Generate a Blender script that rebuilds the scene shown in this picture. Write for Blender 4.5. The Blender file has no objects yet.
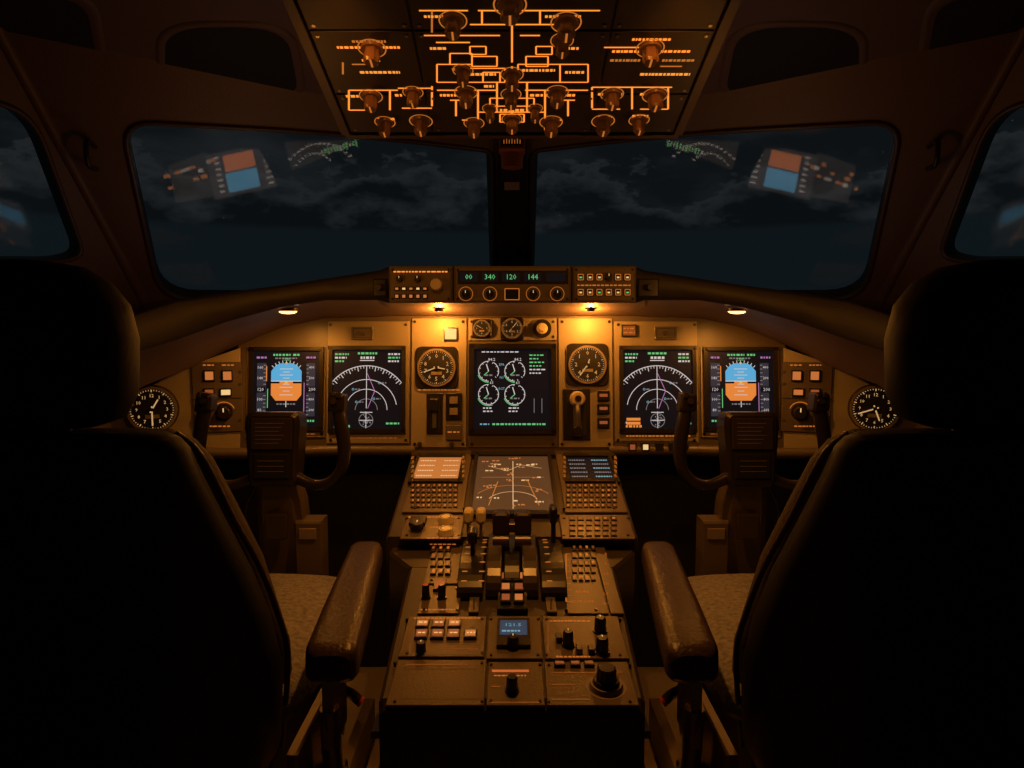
import bpy, bmesh, math, random
from mathutils import Vector
random.seed(7)
sc=bpy.context.scene
sc.view_settings.view_transform='Standard'
sc.view_settings.look='None'
Vv=Vector
# ------------------------------------------------------------ survey of the cockpit
CAM=Vv((0,0,1.02)); PITCH=math.radians(5.0); F=700.0
FW=Vv((0,math.cos(PITCH),-math.sin(PITCH))); UP=Vv((0,math.sin(PITCH),math.cos(PITCH)))
def ray(px,py): return Vv((1,0,0))*((px-512)/F)+UP*((384-py)/F)+FW
def W(px,py,y):
    d=ray(px,py); return CAM+d*(y/d.y)
# ------------------------------------------------------------ materials
MATS={}
def mat(name,col,rough=.5,metal=0,emit=None,es=1.0,bump=0,bscale=60,var=0.15,coat=0,spec=.5):
    if name in MATS: return MATS[name]
    m=bpy.data.materials.new(name); m.use_nodes=True; nt=m.node_tree; b=nt.nodes['Principled BSDF']
    b.inputs['Roughness'].default_value=rough; b.inputs['Metallic'].default_value=metal
    b.inputs['Base Color'].default_value=(*col,1)
    b.inputs['Specular IOR Level'].default_value=spec
    if coat: b.inputs['Coat Weight'].default_value=coat
    if emit:
        b.inputs['Emission Color'].default_value=(*emit,1); b.inputs['Emission Strength'].default_value=es
    else:
        tc=nt.nodes.new('ShaderNodeTexCoord'); n=nt.nodes.new('ShaderNodeTexNoise'); n.inputs['Scale'].default_value=bscale; n.inputs['Detail'].default_value=4
        nt.links.new(tc.outputs['Object'],n.inputs['Vector'])
        mx=nt.nodes.new('ShaderNodeMix'); mx.data_type='RGBA'
        mx.inputs['A'].default_value=(*[c*(1-var) for c in col],1); mx.inputs['B'].default_value=(*[min(1,c*(1+var)) for c in col],1)
        nt.links.new(n.outputs['Fac'],mx.inputs['Factor']); nt.links.new(mx.outputs['Result'],b.inputs['Base Color'])
        if bump:
            bp=nt.nodes.new('ShaderNodeBump'); bp.inputs['Strength'].default_value=bump; bp.inputs['Distance'].default_value=.003
            nt.links.new(n.outputs['Fac'],bp.inputs['Height']); nt.links.new(bp.outputs['Normal'],b.inputs['Normal'])
    MATS[name]=m; return m
def em(name,col,s=1.0): return mat(name,tuple(c*.05 for c in col),.5,0,col,s,spec=.2)
PANEL=mat('panel_paint',(.30,.25,.17),.45,bump=.15,bscale=300)
PANELD=mat('panel_paint_dark',(.10,.078,.056),.4,bump=.15,bscale=300)
GAP=mat('panel_gap',(.02,.018,.015),.7)
BLACK=mat('black_plastic',(.018,.015,.013),.3)
BLACKM=mat('matte_black',(.008,.007,.006),.8)
KNOBM=mat('knob_plastic',(.05,.037,.028),.3)
CREAM=mat('cream_knob',(.75,.62,.42),.35)
GREYK=mat('grey_key',(.25,.20,.15),.5)
METAL=mat('metal',(.35,.31,.27),.35,.9)
WALLM=mat('cockpit_lining',(.125,.080,.056),.5,bump=.2,bscale=200)
CEILM=mat('ceiling_lining',(.115,.072,.050),.55,bump=.2,bscale=200)
FRAMEM=mat('window_frame_paint',(.06,.04,.028),.4,bump=.1,bscale=200)
GLARE=mat('glareshield_vinyl',(.020,.015,.013),.55,bump=.3,bscale=400)
GLAREU=mat('glareshield_underside',(.13,.085,.075),.55,bump=.2,bscale=400)
LEATHER=mat('seat_leather',(.06,.035,.022),.33,bump=.6,bscale=120)
SEATM=mat('seat_back_shell',(.008,.0065,.006),.6,bump=.2,bscale=90)
SEATF=mat('seat_side_fabric',(.05,.034,.025),.7,bump=.6,bscale=220)
FLEECE=mat('sheepskin',(.26,.245,.27),.95,bump=1.0,bscale=110,var=.85)
FLOORM=mat('floor_carpet',(.30,.25,.20),.9,bump=.8,bscale=350,var=.4)
RED=mat('red_plastic',(.5,.03,.02),.4)
SCREEN=em('screen_black',(.004,.0035,.005),1)
AMB=em('amber_backlight',(1.0,.27,.03),1.25)
AMBD=em('amber_backlight_dim',(1.0,.28,.04),.5)
AMBS=em('amber_backlight_soft',(1.0,.28,.05),.2)
KEYL=em('lit_key_peach',(1,.30,.07),.5)
KEYR=em('lit_key_rose',(.85,.20,.055),.32)
KEYW=em('lit_key_warm_white',(1,.66,.27),.85)
EW=em('display_white',(.85,.78,.76),.68)
EWD=em('display_grey',(.5,.46,.46),.35)
EG=em('display_green',(.20,.85,.28),.6)
EC=em('display_cyan',(.3,.70,.85),.5)
EM_=em('display_magenta',(.8,.35,.75),.45)
EBL=em('display_sky_blue',(.10,.42,.72),.9)
EOR=em('display_ground_orange',(.82,.25,.045),.9)
EY=em('display_yellow',(1,.70,.15),.7)
CDUO=em('cdu_amber_screen',(.85,.28,.06),.6)
CDUL=em('cdu_text',(1,.60,.28),.8)
MAPB=em('map_screen_brown',(.17,.07,.024),.55)
DKS=em('display_dark_tape',(.05,.045,.06),.6)
KNOBO=mat('overhead_knob',(.18,.08,.04),.3,0,(.9,.22,.03),.014)
LAMPE=em('lamp_lens',(1,.50,.13),4.5)
# ------------------------------------------------------------ mesh builder
class Fr:
    def __init__(s,O,U,V):
        s.O=Vv(O); s.U=Vv(U).normalized(); s.V=Vv(V).normalized(); s.N=s.U.cross(s.V).normalized()
    def pt(s,u,v,w=0): return s.O+s.U*u+s.V*v+s.N*w
    def px(s,x,y):
        d=ray(x,y); t=(s.O-CAM).dot(s.N)/d.dot(s.N); p=CAM+d*t-s.O
        return p.dot(s.U),p.dot(s.V)
    def k(s,x,y):
        d=ray(x,y); t=(s.O-CAM).dot(s.N)/d.dot(s.N); return t/F
TXT={}
def text_mesh(t):
    if t in TXT: return TXT[t]
    c=bpy.data.curves.new('t','FONT'); c.body=t; c.size=1; c.resolution_u=1; c.align_x='CENTER'; c.align_y='CENTER'
    o=bpy.data.objects.new('t',c); sc.collection.objects.link(o)
    me=bpy.data.meshes.new_from_object(o.evaluated_get(bpy.context.evaluated_depsgraph_get()))
    r=([tuple(v.co) for v in me.vertices],[tuple(p.vertices) for p in me.polygons])
    bpy.data.objects.remove(o); bpy.data.meshes.remove(me); TXT[t]=r; return r
class B:
    def __init__(s): s.v=[];s.f=[];s.m=[];s.s=[];s.mats=[]
    def add(s,vs,fs,m,smooth=False):
        if m not in s.mats: s.mats.append(m)
        i=s.mats.index(m); o=len(s.v); s.v+= [tuple(p) for p in vs]
        for f in fs: s.f.append([a+o for a in f]); s.m.append(i); s.s.append(smooth)
    def obj(s,name,parent=None):
        me=bpy.data.meshes.new(name); me.from_pydata(s.v,[],s.f)
        for m in s.mats: me.materials.append(m)
        me.polygons.foreach_set('material_index',s.m); me.polygons.foreach_set('use_smooth',s.s); me.update()
        o=bpy.data.objects.new(name,me); sc.collection.objects.link(o)
        if parent: o.parent=parent
        return o
    def rect(s,fr,u0,v0,u1,v1,w,m): s.add([fr.pt(u0,v0,w),fr.pt(u1,v0,w),fr.pt(u1,v1,w),fr.pt(u0,v1,w)],[(0,1,2,3)],m)
    def poly(s,fr,pts,w,m): s.add([fr.pt(u,v,w) for u,v in pts],[tuple(range(len(pts)))],m)
    def prism(s,fr,pts,w0,w1,m,bev=0):
        n=len(pts); cu=sum(p[0] for p in pts)/n; cv=sum(p[1] for p in pts)/n
        def ins(p,b):
            d=Vv((p[0]-cu,p[1]-cv)); L=d.length or 1; return (p[0]-d.x/L*b*1.3,p[1]-d.y/L*b*1.3)
        vs=[fr.pt(u,v,w0) for u,v in pts]
        wb=w1-(bev if w1>w0 else -bev)
        vs+=[fr.pt(u,v,wb) for u,v in pts]; vs+=[fr.pt(*ins(p,bev),w1) for p in pts]
        fs=[tuple(range(2*n,3*n))]+[tuple(reversed(range(n)))]
        for a in (0,n):
            for i in range(n): j=(i+1)%n; fs.append((a+i,a+j,a+n+j,a+n+i))
        s.add(vs,fs,m)
    def box(s,fr,u0,v0,u1,v1,w0,w1,m,bev=.001):
        s.prism(fr,[(u0,v0),(u1,v0),(u1,v1),(u0,v1)],w0,w1,m,bev)
    def cyl(s,fr,u,v,r,w0,w1,m,seg=20,r2=None,cap=None):
        if r2 is None: r2=r
        A=[(math.cos(2*math.pi*i/seg),math.sin(2*math.pi*i/seg)) for i in range(seg)]
        vs=[fr.pt(u+a*r,v+b*r,w0) for a,b in A]+[fr.pt(u+a*r2,v+b*r2,w1) for a,b in A]
        s.add(vs,[(i,(i+1)%seg,seg+(i+1)%seg,seg+i) for i in range(seg)],m,True)
        s.add(vs[seg:],[tuple(range(seg))],cap or m)
    def ring(s,fr,u,v,r0,r1,w,m,a0=0,a1=360,seg=36):
        vs=[];fs=[]
        for i in range(seg+1):
            a=math.radians(a0+(a1-a0)*i/seg); c,q=math.cos(a),math.sin(a)
            vs+=[fr.pt(u+c*r0,v+q*r0,w),fr.pt(u+c*r1,v+q*r1,w)]
        for i in range(seg): fs.append((2*i,2*i+1,2*i+3,2*i+2))
        s.add(vs,fs,m)
    def line(s,fr,p,q,t,w,m):
        d=Vv((q[0]-p[0],q[1]-p[1])); L=d.length
        if L<1e-7: return
        n=Vv((-d.y,d.x))/L*t/2
        s.add([fr.pt(p[0]+n.x,p[1]+n.y,w),fr.pt(p[0]-n.x,p[1]-n.y,w),fr.pt(q[0]-n.x,q[1]-n.y,w),fr.pt(q[0]+n.x,q[1]+n.y,w)],[(0,1,2,3)],m)
    def text(s,fr,t,u,v,size,w,m):
        vs,fs=text_mesh(t); s.add([fr.pt(u+a*size,v+b*size,w) for a,b,c in vs],fs,m)
    def knob(s,fr,u,v,r,h,m=None,cap=None,mark=None):
        m=m or KNOBM
        s.cyl(fr,u,v,r*1.15,0,h*.25,m,20,r*1.05); 
        seg=24; vs=[];
        for w,rr in ((h*.25,r*.85),(h*.9,r*.8),(h,r*.68)):
            for i in range(seg):
                a=2*math.pi*i/seg; q=rr*(1 if i%2 else .93); vs.append(fr.pt(u+math.cos(a)*q,v+math.sin(a)*q,w))
        fs=[]
        for k in (0,seg):
            for i in range(seg): j=(i+1)%seg; fs.append((k+i,k+j,k+seg+j,k+seg+i))
        s.add(vs,fs,m); s.add(vs[2*seg:],[tuple(range(seg))],cap or m)
        if mark: s.rect(fr,u-r*.06,v+r*.1,u+r*.06,v+r*.6,h+.0004,mark)
    # --- surveyed (photo reference) placement on a real plane
    def pb(s,fr,x0,y0,x1,y1):
        xm,ym=(x0+x1)/2,(y0+y1)/2
        return fr.px(x0,ym)[0],fr.px(xm,y1)[1],fr.px(x1,ym)[0],fr.px(xm,y0)[1]
    def Pbox(s,fr,x0,y0,x1,y1,w0,w1,m,bev=.001):
        u0,v0,u1,v1=s.pb(fr,x0,y0,x1,y1); s.box(fr,u0,v0,u1,v1,w0,w1,m,bev)
    def Prect(s,fr,x0,y0,x1,y1,w,m): s.rect(fr,*s.pb(fr,x0,y0,x1,y1),w,m)
    def Pline(s,fr,x0,y0,x1,y1,t,w,m): s.line(fr,fr.px(x0,y0),fr.px(x1,y1),t*fr.k((x0+x1)/2,(y0+y1)/2),w,m)
    def Pknob(s,fr,x,y,r,h,m=None,cap=None,mark=None):
        u,v=fr.px(x,y); s.knob(fr,u,v,r*fr.k(x,y),h,m,cap,mark)
    def Ptext(s,fr,t,x,y,size,w,m):
        u,v=fr.px(x,y); s.text(fr,t,u,v,size*fr.k(x,y)*1.3,w,m)
    def dashes(s,fr,x0,y,x1,h,w,m):
        x=x0
        while x<x1-1:
            L=random.uniform(1.8,4.5); L=min(L,x1-x); s.Prect(fr,x,y-h/2,x+L,y+h/2,w,m); x+=L+random.uniform(.8,1.4)
    def frame(s,fr,x0,y0,x1,y1,t,w,m):
        for a in ((x0,y0,x1,y0),(x1,y0,x1,y1),(x1,y1,x0,y1),(x0,y1,x0,y0)): s.Pline(fr,*a,t,w,m)
    def bezel(s,fr,x0,y0,x1,y1,b,h,m):
        s.Pbox(fr,x0-b,y0-b,x1+b,y0,0,h,m,.0015); s.Pbox(fr,x0-b,y1,x1+b,y1+b,0,h,m,.0015)
        s.Pbox(fr,x0-b,y0-b,x0,y1+b,0,h,m,.0015); s.Pbox(fr,x1,y0-b,x1+b,y1+b,0,h,m,.0015)
    def screws(s,fr,x0,y0,x1,y1,w=.004,r=1.5,i=4):
        for x in (x0+i,x1-i):
            for y in (y0+i,y1-i):
                u,v=fr.px(x,y); s.cyl(fr,u,v,r*fr.k(x,y),0,w+.002,BLACK,10)
    def plate(s,fr,x0,y0,x1,y1,m=None,h=.004,scr=True):
        s.Pbox(fr,x0+.6,y0+.6,x1-.6,y1-.6,0,h,m or PANEL,.001)
        if scr: s.screws(fr,x0,y0,x1,y1,h)
    def loft(s,rings,m,cap=True,smooth=True,close=True):
        n=len(rings[0]); vs=[p for r in rings for p in r]; fs=[]
        for k in range(len(rings)-1):
            for i in range(n if close else n-1): j=(i+1)%n; fs.append((k*n+i,k*n+j,(k+1)*n+j,(k+1)*n+i))
        s.add(vs,fs,m,smooth)
        if cap: s.add(rings[0],[tuple(reversed(range(n)))],m); s.add(rings[-1],[tuple(range(n))],m)
    def tube(s,pts,r,m,seg=12,sub=5):
        P=[Vv(p) for p in pts]; R=r if isinstance(r,(list,tuple)) else [r]*len(P); Q=[];RR=[]
        for i in range(len(P)-1):
            p0=P[max(i-1,0)];p1=P[i];p2=P[i+1];p3=P[min(i+2,len(P)-1)]
            for k in range(sub):
                t=k/sub; Q.append(.5*((2*p1)+(-p0+p2)*t+(2*p0-5*p1+4*p2-p3)*t*t+(-p0+3*p1-3*p2+p3)*t**3)); RR.append(R[i]*(1-t)+R[i+1]*t)
        Q.append(P[-1]);RR.append(R[-1]); rings=[]; prev=None
        for i,q in enumerate(Q):
            T=(Q[min(i+1,len(Q)-1)]-Q[max(i-1,0)]).normalized()
            if prev is None: prev=T.orthogonal().normalized()
            A=(prev-T*prev.dot(T)).normalized(); prev=A; C=T.cross(A)
            rings.append([q+A*math.cos(2*math.pi*j/seg)*RR[i]+C*math.sin(2*math.pi*j/seg)*RR[i] for j in range(seg)])
        s.loft(rings,m)
def empty(name):
    e=bpy.data.objects.new(name,None); e.empty_display_size=.05; sc.collection.objects.link(e); return e
def round_poly(pts,r,seg=6):
    out=[];n=len(pts)
    for i in range(n):
        p0,p1,p2=Vv(pts[i-1]),Vv(pts[i]),Vv(pts[(i+1)%n]); rr=r[i] if isinstance(r,list) else r
        a=(p0-p1);b=(p2-p1); la=min(rr,a.length*.45); lb=min(rr,b.length*.45); A=p1+a.normalized()*la; C=p1+b.normalized()*lb
        for k in range(seg+1):
            t=k/seg; out.append(tuple(A*(1-t)**2+p1*2*t*(1-t)+C*t*t))
    return out
# ------------------------------------------------------------ frames (real planes)
ta=math.radians(8)
MP=Fr((0,1.95,.85),(1,0,0),(0,math.sin(ta),math.cos(ta)))
OH=Fr((0,1.45,1.405),(1,0,0),(0,-.40,.115))
PA=Fr((0,1.9,.668),(1,0,0),(0,.5,.092))
PBf=Fr((0,1.38,.553),(1,0,0),(0,.445,.053))
MC=Fr((0,1.715,1.10),(1,0,0),(0,.02,1))
SL=Fr((-.736,1.925,.85),(.244,.08,0),(0,0,1))
SR=Fr((.736,1.925,.85),(.244,-.08,0),(0,0,1))
def wframe(P,n):
    n=Vv(n).normalized(); U=Vv((0,0,1)).cross(n).normalized(); return Fr(P,U,n.cross(U))
P0=W(493,200,2.15)
FL=wframe(P0,(.314,-.673,-.669)); FRr=wframe((-P0.x,P0.y,P0.z),(-.314,-.673,-.669))
S0=Vv((-1.04,1.76,1.32))
WL=wframe(S0,(.9,-.3,-.3)); WR=wframe((-S0.x,S0.y,S0.z),(-.9,-.3,-.3))
CN=Vv((0,-.12,-1)).normalized(); CP=Vv((0,1.7,1.585))
CE=Fr(CP,(1,0,0),(0,-1,.12))
# ------------------------------------------------------------ room shell
def clip(o,planes):
    bm=bmesh.new(); bm.from_mesh(o.data)
    for co,no in planes:
        bmesh.ops.bisect_plane(bm,geom=bm.verts[:]+bm.edges[:]+bm.faces[:],dist=1e-5,plane_co=co,plane_no=no,clear_inner=True)
    bm.to_mesh(o.data); bm.free()
def glassm(name,f,r):
    glass=bpy.data.materials.new(name); glass.use_nodes=True; nt=glass.node_tree; nt.nodes.clear()
    o_=nt.nodes.new('ShaderNodeOutputMaterial'); t_=nt.nodes.new('ShaderNodeBsdfTransparent'); g_=nt.nodes.new('ShaderNodeBsdfGlossy'); mm=nt.nodes.new('ShaderNodeMixShader')
    g_.inputs['Roughness'].default_value=r; g_.inputs['Color'].default_value=(1,1,1,1); mm.inputs[0].default_value=f
    t_.inputs['Color'].default_value=(.93,.96,.97,1)
    nt.links.new(t_.outputs[0],mm.inputs[1]); nt.links.new(g_.outputs[0],mm.inputs[2]); nt.links.new(mm.outputs[0],o_.inputs[0]); return glass
glass=glassm('windshield_glass',.07,.05); glass2=glassm('side_window_glass',.025,.07)
FZ=(Vv((0,0,0)),Vv((0,0,1)))
planes={'FL':(FL.O,FL.N),'FR':(FRr.O,FRr.N),'WL':(WL.O,WL.N),'WR':(WR.O,WR.N),'C':(CP,CN)}
def windowed(name,win,fr,outline,rad,clips,gm):
    pts=round_poly([fr.px(*p) for p in outline],rad)
    cu=sum(p[0] for p in pts)/len(pts); cv=sum(p[1] for p in pts)/len(pts); n=len(pts)
    b=B(); inn=[fr.pt(*p) for p in pts]; out=[fr.pt(cu+(p[0]-cu)*7,cv+(p[1]-cv)*9) for p in pts]
    b.add(inn+out,[(i,(i+1)%n,n+(i+1)%n,n+i) for i in range(n)],WALLM)
    o=b.obj(name); clip(o,clips)
    b=B(); deep=[fr.pt(cu+(p[0]-cu)*.985,cv+(p[1]-cv)*.975,-.035) for p in pts]
    b.add(inn+deep,[(i,(i+1)%n,n+(i+1)%n,n+i) for i in range(n)],BLACK,True)
    b.tube([inn[i] for i in range(n)]+[inn[0]],.007,FRAMEM,8,1)
    b.obj('reveal',o)
    g=B(); g.add([fr.pt(cu+(p[0]-cu)*1.0,cv+(p[1]-cv)*1.0,-.03) for p in pts],[tuple(range(n))],gm); g.obj(win)
    return o
XL=(Vv((0,0,0)),Vv((-1,0,0))); XR=(Vv((0,0,0)),Vv((1,0,0)))
ol=[(121,121),(300,131),(400,140),(492,151),(495,300),(160,300)]
windowed('wall_front','window_1',FL,ol,[.07,.1,.1,.03,.03,.1],[XL,planes['WL'],planes['C'],FZ],glass)
windowed('wall_front.001','window_2',FRr,[(1024-x,y) for x,y in reversed(ol)],[.1,.03,.03,.1,.1,.07],[XR,planes['WR'],planes['C'],FZ],glass)
osd=[(-110,85),(12,105),(38,128),(84,255),(60,262),(-110,262)]
windowed('wall_left','window_3',WL,osd,[.05,.05,.05,.04,.04,.05],[planes['FL'],planes['C'],FZ,(Vv((0,-.9,0)),Vv((0,1,0)))],glass2)
windowed('wall_right','window_4',WR,[(1024-x,y) for x,y in reversed(osd)],[.05,.04,.04,.05,.05,.05],[planes['FR'],planes['C'],FZ,(Vv((0,-.9,0)),Vv((0,1,0)))],glass2)
b=B(); b.rect(CE,-2,-2,2,3.5,0,CEILM); c=b.obj('ceiling'); clip(c,[planes[k] for k in('FL','FR','WL','WR')]+[(Vv((0,-.9,0)),Vv((0,1,0)))])
b=B(); fl=Fr((0,0,0),(1,0,0),(0,1,0)); b.rect(fl,-1.9,-.9,1.9,3.4,0,FLOORM); b.obj('floor')
b=B(); b.box(Fr((0,-.9,0),(1,0,0),(0,0,1)),-1.7,0,1.7,2.0,-.05,0,WALLM); b.obj('wall_back')
def recess(x0,y0,x1,y1,sg):
    b=B()
    pts=[(x0,y0),(x1-14,y0),(x1,y1),(x0+2,y1)]
    if sg>0: pts=[(1024-x,y) for x,y in reversed(pts)]
    q=round_poly([CE.px(*p) for p in pts],.10)
    n=len(q); cu=sum(p[0] for p in q)/n; cv=sum(p[1] for p in q)/n
    def R(k,w): return [CE.pt(cu+(p[0]-cu)*k,cv+(p[1]-cv)*k,w) for p in q]
    b.loft([R(1.08,-.002),R(1.06,.003),R(1.0,.004),R(.93,.001)],CEILM,cap=False)
    b.add(R(.94,.0022),[tuple(range(n))],BLACKM)
    b.obj('ceiling_stowage_cup')
for sg in(-1,1):
    recess(160,24,304,99,sg); recess(-70,-8,104,72,sg)
b=B()
pz=[W(512,y,d) for y,d in ((140,1.99),(200,2.12),(290,2.36))]
b.loft([[p+Vv((-.045,.05,0)),p+Vv((-.03,-.012,-.008)),p+Vv((.03,-.012,-.008)),p+Vv((.045,.05,0))] for p in pz],BLACKM,cap=False,smooth=False,close=False)
b.box(Fr(pz[0]+(pz[1]-pz[0])*.7+Vv((0,-.02,-.012)),(1,0,0),(0,-.35,.6)),-.022,-.012,.022,.012,0,.004,GREYK)
b.obj('trim_1')
for i,sg in enumerate((-1,1)):
    b=B()
    def I(z):
        n1,n2=FL.N,WL.N; d1=n1.dot(FL.O)-n1.z*z; d2=n2.dot(WL.O)-n2.z*z
        D=n1.x*n2.y-n1.y*n2.x; x=(d1*n2.y-d2*n1.y)/D; y=(n1.x*d2-n2.x*d1)/D
        return Vv((x if sg<0 else -x,y,z))
    b.tube([I(z) for z in(1.75,1.6,1.4,1.25,1.1,.95)],[.014,.014,.013,.013,.018,.03],WALLM,14,3)
    p=I(1.40)+Vv((-sg*.045,.0,0))
    b.tube([p+Vv((-sg*.02,0,.03)),p+Vv((-sg*.03,-.05,.03)),p+Vv((-sg*.03,-.05,-.02)),p+Vv((-sg*.02,0,-.02))],.006,BLACK,8)
    b.obj('trim_%d'%(i+2))
# ------------------------------------------------------------ glareshield
ST=[(512,266,303,1.72,512,316),(636,266,303,1.72,636,316),(646,270,300,1.72,646,317),(700,278,300,1.71,700,318),(745,285,307,1.69,742,327),(800,292,322,1.65,786,345)]
ST2=[(850,299,340,1.58,835,368,1.86),(890,312,352,1.50,878,385,1.78),(930,330,368,1.42,915,405,1.70)]
DECK={512:1.085,636:1.085,646:1.085,700:1.085,745:1.063,800:1.060,850:1.048,890:1.02,930:.98}
def ywall(x,z):
    n=FL.N; return (n.dot(FL.O)-n.x*(-abs(x))-n.z*z)/n.y
def station(px,t,bb,d,K,s):
    T=W(px,t,d); Bq=W(px,bb,d); zd=DECK[px]
    yb=max(d+.12,ywall(T.x,zd)-.004)
    P=[Vv((T.x,yb,zd)),Vv((T.x,d+.045,zd)),Vv((T.x,d+.03,T.z-.004)),T+Vv((0,.015,0)),T+Vv((0,0,-.010)),Bq+Vv((0,0,.008)),Bq+Vv((0,.014,0)),Bq+Vv((0,.03,.006)),(Bq*.4+K*.6)+Vv((0,0,.010)),K]
    return [Vv((p.x*s,p.y,p.z)) for p in P]
def Kpt(x,y): return MP.pt(*MP.px(x,y),0)
R=[]
for q in ST: R.append((q[0],q[1],q[2],q[3],Kpt(q[4],q[5])))
for q in ST2: R.append((q[0],q[1],q[2],q[3],W(q[4],q[5],q[6])))
gs=empty('glareshield')
b=B(); rings=[station(*q,-1) for q in reversed(R[1:])]+[station(*q,1) for q in R]
b.loft([r[:7] for r in rings],GLARE,cap=False,close=False)
b.loft([r[6:] for r in rings],GLAREU,cap=False,close=False); b.obj('cowl',gs)
AMC=(1,.35,.045)
for px in(288,737):
    p=W(px,314,1.80)
    fl_=Fr(p+Vv((0,0,.010)),(1,0,0),(0,-1,0))
    l=B(); l.cyl(fl_,0,0,.028,-.012,.003,BLACK,24,.026)
    rg=[]
    for w,r in((.001,.024),(.005,.022),(.0085,.016),(.0100,.004)): rg.append([fl_.pt(math.cos(a*.2618)*r,math.sin(a*.2618)*r*.9,w) for a in range(24)])
    l.loft(rg,LAMPE); l.obj('flood_lamp',gs)
    L=bpy.data.lights.new('flood','SPOT'); L.energy=2.8; L.color=AMC; L.spot_size=math.radians(165); L.spot_blend=.8; L.shadow_soft_size=.006
    lo=bpy.data.objects.new('flood_lamp_light',L); lo.location=p+Vv((0,.0,-.008)); lo.rotation_euler=(math.radians(8),0,0); sc.collection.objects.link(lo)
def plight(name,loc,e,col=AMC,r=.004,kind='POINT',rot=None,size=140):
    L=bpy.data.lights.new(name,kind); L.energy=e; L.color=col; L.shadow_soft_size=r
    if kind=='SPOT': L.spot_size=math.radians(size); L.spot_blend=.9
    o=bpy.data.objects.new(name,L); o.location=loc
    if rot: o.rotation_euler=rot
    sc.collection.objects.link(o); return o
for px in(440,590):
    x=(px-512)/F*1.9
    plight('panel_wash_lamp',(x,1.885,1.036),2.0,r=.003)
    l=B(); l.cyl(Fr((x,1.885,1.062),(1,0,0),(0,-1,0)),0,0,.012,-.004,.012,BLACK,20,.011); l.obj('lamp_housing',gs)
# ------------------------------------------------------------ mode control panel
b=B(); m=empty('mode_control_panel')
MCF=mat('mcp_paint',(.16,.12,.08),.4,bump=.1,bscale=300)
for x0,x1 in((389,453),(454,571),(572,636)):
    b.Pbox(MC,x0,266,x1,303,-.005,.004,PANELD,.002); b.Pbox(MC,x0+2,268,x1-2,301,.004,.007,MCF,.001); b.screws(MC,x0,266,x1,303,.007,1.2,4)
b.Pbox(MC,458,271,568,284,.007,.010,BLACK)
for x0,x1,t in((460,478,"00"),(482,498,"340"),(502,520,"120"),(524,541,"144"),(546,565,"- -")):
    b.Prect(MC,x0,273,x1,282,.0105,SCREEN)
    if t!="- -": b.Ptext(MC,t,(x0+x1)/2,277.5,5.6,.011,EG)
for x in(466,490,533,557): b.Pknob(MC,x,294,5,.022,BLACK,mark=KEYW); b.ring(MC,*MC.px(x,294),.016,.0172,.0075,AMBD)
b.Pbox(MC,505,289,519,300,.007,.012,BLACK); b.frame(MC,505,289,519,300,.8,.0125,AMBD)
b.Pknob(MC,437,285,7.5,.026,CREAM); b.Pknob(MC,400,279,4,.018,KNOBM,mark=KEYW); b.Pknob(MC,418,279,4,.018,KNOBM,mark=KEYW)
for i in range(5):
    b.Pbox(MC,395+i*7,287,400+i*7,291,.007,.011,BLACK); b.Prect(MC,396+i*7,288,399+i*7,290,.0115,KEYW if i%2 else KEYL)
    b.Pbox(MC,395+i*7,294,400+i*7,299,.007,.011,BLACK); b.Prect(MC,396+i*7,295,399+i*7,298,.0115,KEYL)
b.dashes(MC,394,272,450,1.3,.0075,AMB)
for i in range(6):
    for j,y in enumerate((274,289)):
        x=577+i*9.3
        if (i in(3,)) and j==0: b.Pknob(MC,x+3,y+3,4.5,.02,KNOBM,mark=KEYW); continue
        b.Pbox(MC,x,y,x+6.5,y+7,.007,.011,BLACK); b.frame(MC,x+.7,y+.7,x+5.8,y+6.3,.7,.0115,AMBD)
        b.Prect(MC,x+2,y+3,x+4.5,y+4.6,.0115,KEYW if (i+j)%3 else EG)
b.dashes(MC,577,285.5,630,1.2,.0075,AMBD)
b.obj('fascia',m)
for x0,x1 in((374,387),(638,658)):
    b=B(); b.Pbox(MC,x0,279,x1,297,-.005,.012,BLACK,.003); b.Pknob(MC,(x0+x1)/2,288,4,.03); b.obj('comm_pod',m)
# ------------------------------------------------------------ main instrument panel
ip=empty('main_instrument_panel'); b=B()
top=[MP.px(1024-q[4],q[5]) for q in reversed(ST)]+[MP.px(q[4],q[5]) for q in ST[1:]]
pts=[MP.px(236,455),MP.px(788,455)]+list(reversed(top))
b.prism(MP,pts,-.03,0,PANELD,.001)
for a in((246,346,326,438),(700,346,780,438)): b.plate(MP,*a)
for a in((327,321,410,444),(614,321,698,444)): b.plate(MP,*a)
b.plate(MP,411,318,467,448); b.plate(MP,468,318,557,341); b.plate(MP,468,342,557,448,PANELD); b.plate(MP,558,318,613,448)
b.plate(MP,614,440,698,454,PANELD,scr=False)
def lit(b,fr,x0,y0,x1,y1,m=KEYL,h=.010): b.Pbox(fr,x0,y0,x1,y1,.003,h,BLACK); b.Prect(fr,x0+1.4,y0+1.4,x1-1.4,y1-1.4,h+.0004,m)
lit(b,MP,444,328,458,341,em('lit_annunciator',(1,.62,.22),1.05))
lit(b,MP,621,325,636,337,AMBS); b.dashes(MP,623,329,634,1.3,.0115,AMBD); b.dashes(MP,623,333,634,1.3,.0115,AMBD)
b.Pbox(MP,352,327,374,340,.003,.009,PANELD); b.frame(MP,354,329,372,338,.8,.0095,BLACK)
b.Pbox(MP,654,327,676,340,.003,.009,PANELD); b.frame(MP,656,329,674,338,.8,.0095,BLACK)
for x in(363,665): b.Pknob(MP,x,333.5,3,.016)
b.Pbox(MP,427,393,443,434,.003,.010,BLACK,.002); b.Prect(MP,430,397,440,430,.0105,BLACKM)
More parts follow.
